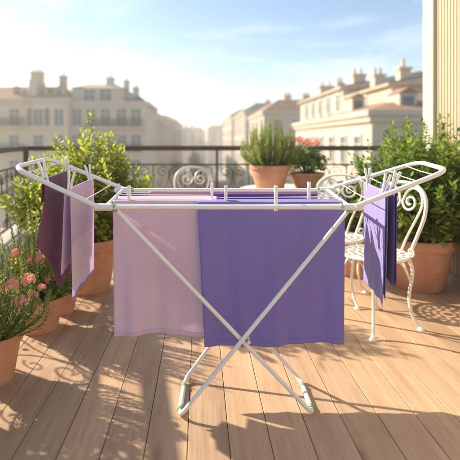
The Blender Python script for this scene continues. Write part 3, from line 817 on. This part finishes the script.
# ------------------------------------------------------------------ town
ZS = -14.0
def building(name, label, x0, x1, y0, y1, ze, mat, corn=True):
    t = thing(name, ((x0 + x1) / 2, (y0 + y1) / 2, ZS), label, 'building'); og = t.location
    MB().box(x0, x1, y0, y1, ZS, ze).build('wall', M[mat], t, og, False, .03)
    if corn:
        MB().box(x0 - .35, x1 + .35, y0 - .35, y1 + .35, ze + .003, ze + .35).box(x0 - .2, x1 + .2, y0 - .2, y1 + .2, ze - .35, ze + .002).build('cornice', M['corn'], t, og, False, .03)
    t['b'] = [x0, x1, y0, y1, ze]; return t
WM = {}
def window(t, face, c, z, w, h, shut='shut', fr=True):
    x0, x1, y0, y1, ze = t['b']; key = (w, h, shut)
    if key not in WM:
        m = MB().box(-w / 2 - .16, -w / 2, -.10, .0, -h / 2 - .1, h / 2 + .16).box(w / 2, w / 2 + .16, -.10, 0, -h / 2 - .1, h / 2 + .16).box(-w / 2, w / 2, -.12, 0, h / 2, h / 2 + .2).box(-w / 2 - .22, w / 2 + .22, -.2, 0, -h / 2 - .22, -h / 2 - .10)
        m.box(-.04, .04, -.07, -.032, -h / 2 - .1, h / 2).box(-w / 2, -.04, -.07, -.033, h * .2, h * .2 + .06).box(.04, w / 2, -.07, -.033, h * .2, h * .2 + .06)
        a = m.build('window', M['frame'], None, (0, 0, 0), False)
        p = MB().box(-w / 2 + .001, w / 2 - .001, -.03, -.002, -h / 2 - .1, h / 2 - .001).build('pane', M['glass'], a, (0, 0, 0), False)
        if shut:
            for s in (-1, 1):
                xs = s * (w / 2 + .16 + w * .26)
                sh = MB().box(xs - w * .25, xs + w * .25, -.09, -.02, -h / 2 - .08, h / 2 + .1)
                for q in range(9):
                    zz = -h / 2 + (q + .5) * h / 9; sh.box(xs - w * .21, xs + w * .21, -.11, -.0905, zz - .05, zz + .04)
                sh.build('shutter', M[shut], a, (0, 0, 0), False)
        WM[key] = a; o = a
    else:
        o = copy_tree(WM[key])
    o.parent = t
    cx, cy, cz = t.location
    if face == 'front': o.location = (c - cx, y0 - .001 - cy, z - cz); o.rotation_euler = (0, 0, 0)
    elif face == 'left': o.location = (x0 - .001 - cx, c - cy, z - cz); o.rotation_euler = (0, 0, -PI / 2)
    else: o.location = (x1 + .001 - cx, c - cy, z - cz); o.rotation_euler = (0, 0, PI / 2)
    return o
def grid_windows(t, face, a, b, n, zs, w=1.2, h=1.9, shut='shut'):
    for z in zs:
        for i in range(n): window(t, face, a + (b - a) * (i + .5) / n, z, w, h, shut)
def hip(t, x0, x1, y0, y1, ze, zr, ix, iy, mat, over=.4):
    x0 -= over; x1 += over; y0 -= over; y1 += over
    m = MB().add([V((x0, y0, ze)), V((x1, y0, ze)), V((x1, y1, ze)), V((x0, y1, ze)), V((x0 + ix, y0 + iy, zr)), V((x1 - ix, y0 + iy, zr)), V((x1 - ix, y1 - iy, zr)), V((x0 + ix, y1 - iy, zr))],
                 [(3, 2, 1, 0), (0, 1, 5, 4), (1, 2, 6, 5), (2, 3, 7, 6), (3, 0, 4, 7), (4, 5, 6, 7)])
    return m.build('roof', M[mat], t, t.location, False)
def chimney(t, rf, x, y, z0, z1, w=1.4, d=.8, mat='plC', pots=3):
    m = MB().box(x - w / 2, x + w / 2, y - d / 2, y + d / 2, z0, z1).box(x - w / 2 - .1, x + w / 2 + .1, y - d / 2 - .1, y + d / 2 + .1, z1 + .002, z1 + .18)
    for i in range(pots): m.lathe([(.14, z1 + .185), (.11, z1 + .75), (.14, z1 + .78)], (x - w / 2 + (i + .5) * w / pots, y, 0), 10)
    m.build('chimney', M[mat], rf, t.location, False)
def dormer(t, x, y, z, w=1.5, h=1.7, dep=2.2, mat='plD', roof='tileA', side=False):
    g = t.location
    m = MB().box(x - w / 2, x + w / 2, y, y + dep, z, z + h); o = m.build('dormer', M[mat], t, g, False)
    MB().add([V((x - w / 2 - .1, y - .12, z + h)), V((x + w / 2 + .1, y - .12, z + h)), V((x, y - .12, z + h + .36)), V((x - w / 2 - .1, y + dep, z + h)), V((x + w / 2 + .1, y + dep, z + h)), V((x, y + dep, z + h + .36))],
             [(0, 1, 2), (3, 5, 4), (0, 2, 5, 3), (1, 4, 5, 2), (0, 3, 4, 1)]).build('dormer_roof', M[roof], o, g, False)
    MB().box(x - w * .3, x + w * .3, y - .05, y - .002, z + .25, z + h - .2).build('pane', M['glass'], o, g, False)
def balcony(t, x0, x1, y, z, h=1.0, dep=.9):
    g = t.location
    o = MB().box(x0, x1, y - dep, y - .002, z - .22, z).build('balcony', M['corn'], t, g, False)
    m = MB().box(x0, x1, y - dep, y - dep + .06, z + h - .06, z + h).box(x0, x1, y - dep + .01, y - dep + .04, z + .06, z + .1)
    x = x0
    while x <= x1: m.box(x, x + .055, y - dep + .005, y - dep + .045, z + .101, z + h - .061); x += .13
    for xx in (x0, x1 - .05): m.box(xx, xx + .05, y - dep + .061, y - .003, z + h - .06, z + h)
    m.build('balcony_railing', M['iron'], o, g, False)

# left: mansard house facing us
d0 = 57.0
def X(px, d): return (px - HX) / F * d
def Z(py, d): return CH - (py - HY) / F * d
A = building('town_house', 'pale town house at far left with an orange mansard roof and small dormers', -31, X(68, d0), d0, d0 + 14, Z(101, d0), 'plA')
for zr in (Z(117, d0), Z(143, d0), Z(168, d0), Z(193, d0)):
    for px, sh in ((-20, 'shut'), (14.5, ''), (38.5, 'shutb'), (59, 'shut')): window(A, 'front', X(px, d0), zr, 1.2, 2.0, '' if sh == 'shut' and px > 50 else ('shutb' if sh == 'shutb' and zr > 2 else ''))
rf = hip(A, -31, X(68, d0), d0, d0 + 14, Z(101, d0) + .352, Z(84, d0), 2.0, 3.2, 'tileA', .25)
chimney(A, rf, X(36.5, d0 + 3), d0 + 3.4, Z(86, d0), Z(73, d0 + 3), 1.5, 1.2)
chimney(A, rf, X(63, d0 + 3), d0 + 3.2, Z(90, d0), Z(77, d0 + 3), .9, .9, 'plC', 1)
MB().box(X(27.5, d0), X(35, d0), d0 + .4, d0 + 4, Z(100.5, d0), Z(79, d0)).build('party_wall', M['plD'], A, A.location, False)
for px in (14, 39.5, 57): dormer(A, X(px, d0), d0 + .9, Z(97.5, d0), 1.2, 1.25)
balcony(A, X(-5, d0), X(27, d0), d0, Z(126, d0)); balcony(A, X(-5, d0), X(27, d0), d0, Z(152, d0))
# second house, pale flat front with attic floor
d1 = 58.0
Bh = building('town_house', 'grey plaster house with a set back attic floor and long balcony', X(68.6, d1), X(146, d1), d1, d1 + 13, Z(104, d1), 'plB')
ax0, ax1 = X(69, d1) + .1, X(122, d1)
at_ = MB().box(ax0, ax1, d1 + .9, d1 + 10, Z(104, d1) + .36, Z(87.5, d1)).build('attic', M['plD'], Bh, Bh.location, False)
rf = hip(Bh, ax0, ax1, d1 + .9, d1 + 10, Z(87.5, d1) + .003, Z(80.5, d1), 1.8, 3.0, 'tileB', .25)
for px in (87.5, 104): 
    o = window(Bh, 'front', X(px, d1), Z(96.0, d1), 1.5, 1.9, ''); o.location.y += .9
for px, s in ((109, 1.0), (125.5, .7), (135, .8)):
    chimney(Bh, rf, X(px, d1 + 2), d1 + 3, Z(104, d1), Z({109: 78, 125.5: 81, 135: 88}[px], d1 + 2), s, .8, 'plB', 1)
rf2 = hip(Bh, X(124, d1), X(146, d1), d1 + .6, d1 + 12, Z(104, d1) + .352, Z(93, d1), 1.6, 2.5, 'slate', .1)
for zr in (Z(117, d1), Z(143, d1), Z(168, d1), Z(193, d1)):
    for px in (77, 91, 105.5, 121.5, 136): window(Bh, 'front', X(px, d1), zr, 1.25, 2.1, '')
balcony(Bh, X(88, d1), X(143, d1), d1, Z(127, d1)); balcony(Bh, X(70, d1), X(143, d1), d1, Z(152, d1))
MB().box(X(69, d1), X(145.5, d1), d1 - .12, d1 - .002, Z(130, d1), Z(128.6, d1)).build('string_course', M['corn'], Bh, Bh.location, False)
# left side of the street, receding
def row_house(label, x0, x1, y0, y1, ze, mat, rmat, zr, face, nw, zs, ix=3, iy=2, ch=1):
    t = building('town_house', label, x0, x1, y0, y1, ze, mat)
    rf = hip(t, x0, x1, y0, y1, ze + .352, zr, ix, iy, rmat, .3)
    grid_windows(t, face, y0 + .6, y1 - .6, nw, zs, 1.3, 2.1, '')
    nf = 4
    grid_windows(t, 'front', max(x0, -24) + .8, min(x1, 24) - .8, nf, zs, 1.3, 2.1, '')
    for i in range(ch): chimney(t, rf, (x0 + x1) / 2 + (i - (ch - 1) / 2) * 3.5, (y0 + y1) / 2, zr - 1.5, zr + 1.5, 1.3, .9)
    return t
zz = [3.5, .2, -3.1, -6.4]
row_house('ochre house stepping back into the street beyond the grey house', -19, -7.2, 74, 92, 4.3, 'plC', 'tileA', 6.0, 'right', 4, zz)
row_house('taller slate roofed house on the left side of the street', -20, -7.4, 95, 124, 5.6, 'plB', 'slate', 7.4, 'right', 6, zz)
row_house('distant hazy house at the left of the street gap', -22, -7.0, 128, 176, 6.6, 'plD', 'tileB', 8.4, 'right', 8, zz)
# right side of the street, beyond the corner house
row_house('house with brown clay roof on the right side of the street', 10.5, 26, 74, 96, 5.6, 'plD', 'tileA', 8.0, 'left', 4, zz, ch=2)
row_house('slate roofed house farther down the right side of the street', 10.0, 25, 100, 132, 7.4, 'plB', 'slate', 9.6, 'left', 6, [6] + zz)
row_house('distant pale house at the right of the street gap', 9.5, 25, 136, 186, 8.6, 'plD', 'tileB', 10.6, 'left', 8, [7] + zz)
row_house('wide pale block closing the far end of the street', -16, 3, 255, 270, 5.5, 'plD', 'tileB', 8.4, 'right', 2, [3.5, .2, -3], ch=2)
row_house('low far block with a clay roof beyond the street end', 4, 24, 235, 250, 7.0, 'plA', 'tileA', 9.0, 'left', 2, [4.5, 1.2, -2], ch=2)

# right corner house: low street wing with hip roof + tall block behind
E = building('corner_house', 'large cream corner house at right with orange roofs and a row of chimneys', 10.0, 28.5, 26.2, 47, 2.6, 'plD')
for zr in (.55, -2.7, -6.0):
    grid_windows(E, 'left', 27.0, 35.5, 3, [zr], 1.05, 1.75, '')
    grid_windows(E, 'left', 36, 46.6, 6, [zr], .85, 1.75, '')
    grid_windows(E, 'front', 10.6, 21, 4, [zr], 1.1, 1.8, '')
rfE = hip(E, 10.0, 28.5, 26.2, 37.2, 2.953, 4.35, 5.0, 4.2, 'tileA', .3)
og = E.location
MB().box(13.4, 27.5, 42.2, 60, ZS + .02, 6.0).build('tall_block', M['plD'], E, og, False, .03)
MB().box(13.4, 27.5, 37.6, 42.19, ZS + .02, 5.0).box(13.4, 27.5, 31.5, 37.59, 3.0, 5.0).build('tall_block', M['plA'], E, og, False, .03)
MB().box(13.05, 27.8, 41.9, 60.3, 6.003, 6.22).build('cornice', M['corn'], E, og, False)
MB().box(13.05, 27.8, 31.2, 41.89, 5.003, 5.2).build('cornice', M['corn'], E, og, False)
for i in range(5):
    o = window(E, 'left', 43.6 + i * 3.2, 4.8, 1.1, 1.5, ''); o.location.x += 3.4
for i in range(2):
    o = window(E, 'left', 36.5 + i * 3.2, 4.1, .9, 1.1, ''); o.location.x += 3.4
def gable(y0, y1, z, zr):
    rf = MB().add([V((13.0, y0, z)), V((27.9, y0, z)), V((20.5, y0, zr)), V((13.0, y1, z)), V((27.9, y1, z)), V((20.5, y1, zr))], [(0, 2, 5, 3), (1, 4, 5, 2)]).build('roof', M['tileA'], E, og, False)
    MB().add([V((13.3, y0 + .1, z)), V((27.6, y0 + .1, z)), V((20.5, y0 + .1, zr - .08)), V((13.3, y1 - .1, z)), V((27.6, y1 - .1, z)), V((20.5, y1 - .1, zr - .08))], [(0, 1, 2), (3, 5, 4), (0, 3, 4, 1)]).build('gable', M['plD'], E, og, False)
    return rf
gb = gable(41.9, 60.3, 6.223, 7.6); ga = gable(31.2, 41.8, 5.203, 6.7)
for y, x, z1, w in ((55, 15.4, 7.6, 1.7), (49, 15.2, 7.2, .7), (44.5, 15.6, 7.5, 1.2)): chimney(E, gb, x, y, 6.2, z1, w, 1.1, 'plD', 2)
chimney(E, ga, 15.2, 38.5, 5.3, 6.6, .9, 1.0, 'plD', 2); chimney(E, ga, 14.4, 31.9, 5.1, 6.15, .75, .7, 'plA', 1)
MB().box(12.35, 13.39, 37.3, 42.1, 2.96, 3.75).build('terrace_wall', M['plD'], E, og, False)
balcony(E, 10.7, 15.5, 26.2, -.55)
dormer(E, 12.45, 26.9, 3.02, 1.05, 1.0, 1.8); dormer(E, 17.5, 26.9, 3.02, 1.05, 1.0, 1.8)
dormer(E, 11.6, 33.0, 3.2, .9, 1.1, 1.6)
# tall neighbour at far right behind the corner house
N2 = building('town_house', 'pale house rising behind the corner house beside the cream wall', 22.5, 34, 44, 56, 5.6, 'plA')
rf = hip(N2, 22.5, 34, 44, 56, 5.953, 7.0, 3, 3, 'tileA', .3); chimney(N2, rf, 26.5, 47, 6.1, 7.8, 1.2, .9)
grid_windows(N2, 'front', 22.8, 33.6, 4, [3.6, .4], 1.2, 1.8, '')

# street
tag(MB().add([V((-230, -60, ZS - .16)), V((230, -60, ZS - .16)), V((230, 420, ZS - .16)), V((-230, 420, ZS - .16))], [(0, 1, 2, 3)]).build('ground', M['ground'], smooth=False), kind='structure')
tag(MB().box(1.0, 7.0, 10, 254, ZS - .155, ZS - .13).build('road', M['asphalt'], smooth=False), kind='structure')
mk = MB(); y = 20
while y < 250: mk.box(3.93, 4.07, y, y + 3, ZS - .129, ZS - .126); y += 6
tag(mk.build('road_marking', M['paint'], smooth=False), kind='structure')
tag(MB().box(-7.0, 1.0, 10, 254, ZS - .15, ZS).build('pavement', M['pave'], smooth=False, bevel=.02), kind='structure')
tag(MB().box(7.0, 9.6, 10, 254, ZS - .15, ZS).build('pavement', M['pave'], smooth=False, bevel=.02), kind='structure')
# hills at the end
hm = MB(); n = 70
for j, (yy, s) in enumerate(((300, 0), (340, .75), (395, 1))):
    for i in range(n + 1):
        x = -225 + 450 * i / n; h = 8 + 9 * mnoise.noise(V((x * .013, 3.3, 0))) + 3 * mnoise.noise(V((x * .05, 7.3, j)))
        hm.v.append(V((x, yy, ZS - 1 + s * (h - ZS - 6))))
for j in range(2):
    for i in range(n): a = j * (n + 1) + i; hm.f.append((a, a + 1, a + n + 2, a + n + 1))
tag(hm.build('hills', M['hill']), kind='structure')
# street trees
def street_tree(x, y, h, r, label, seed):
    rs = random.Random(seed)
    t = thing('street_tree', (x, y, ZS), label, 'tree', 'trees along the street below')
    tk = MB().tube(spline([V((0, 0, 0)), V((.1, .05, h * .3)), V((0, .1, h * .62))], 5), [.28 - .012 * i for i in range(11)], 8)
    for k_ in range(7):
        a = k_ * .9; tk.tube([V((0, .05, h * (.35 + .03 * k_))), V((r * .35 * math.cos(a), r * .35 * math.sin(a), h * (.5 + .04 * k_))), V((r * .7 * math.cos(a), r * .7 * math.sin(a), h * (.6 + .05 * k_)))], [.12, .08, .03], 6)
    tk.build('trunk', M['bark'], t)
    lf = MB(); cl = [(rvec(rs) * rs.uniform(.3, .85)) for _ in range(24)]
    for c in cl:
        c = V((c.x * r, c.y * r, h * .70 + c.z * h * .30)); rr = r * rs.uniform(.25, .45)
        for _ in range(95):
            p = c + rvec(rs) * rr * rs.random() ** .4; d = rvec(rs); s = .22 * rs.uniform(.6, 1.2); o = d.orthogonal().normalized() * s * .5
            lf.add([p - d * s * .5, p + o, p + d * s * .5, p - o], [(0, 1, 2, 3)])
    lf.build('crown', M['tree'], t, (0, 0, 0), False)
for i, (x, y, h, r, lab) in enumerate(((-.4, 84, 13.4, 2.3, 'tallest dark green tree seen through the railing at the street gap'),
                                       (-5.6, 110, 11, 2.6, 'dark tree on the left pavement far down the street'),
                                       (8.0, 112, 10, 2.4, 'round tree on the right pavement far down the street'),
                                       (-2.0, 160, 12.5, 3.0, 'farthest tree at the end of the street'))):
    street_tree(x, y, h, r, lab, 60 + i)

# ------------------------------------------------------------------ air
hz = MB().box(-236, 236, -66, 426, ZS - 1.16, 14.5).build('haze', M['ground'], smooth=False)
tag(hz, kind='stuff')
hmat = bpy.data.materials.new('haze_air'); hmat.use_nodes = True; nt = hmat.node_tree; nt.nodes.clear()
ho = nt.nodes.new('ShaderNodeOutputMaterial'); hv = nt.nodes.new('ShaderNodeVolumePrincipled')
hv.inputs['Color'].default_value = (.98, .95, .90, 1); hv.inputs['Density'].default_value = .0021; hv.inputs['Anisotropy'].default_value = .45
nt.links.new(hv.outputs[0], ho.inputs['Volume']); hz.data.materials.clear(); hz.data.materials.append(hmat)
for o in bpy.data.objects:
    if 'b' in o.keys(): del o['b']
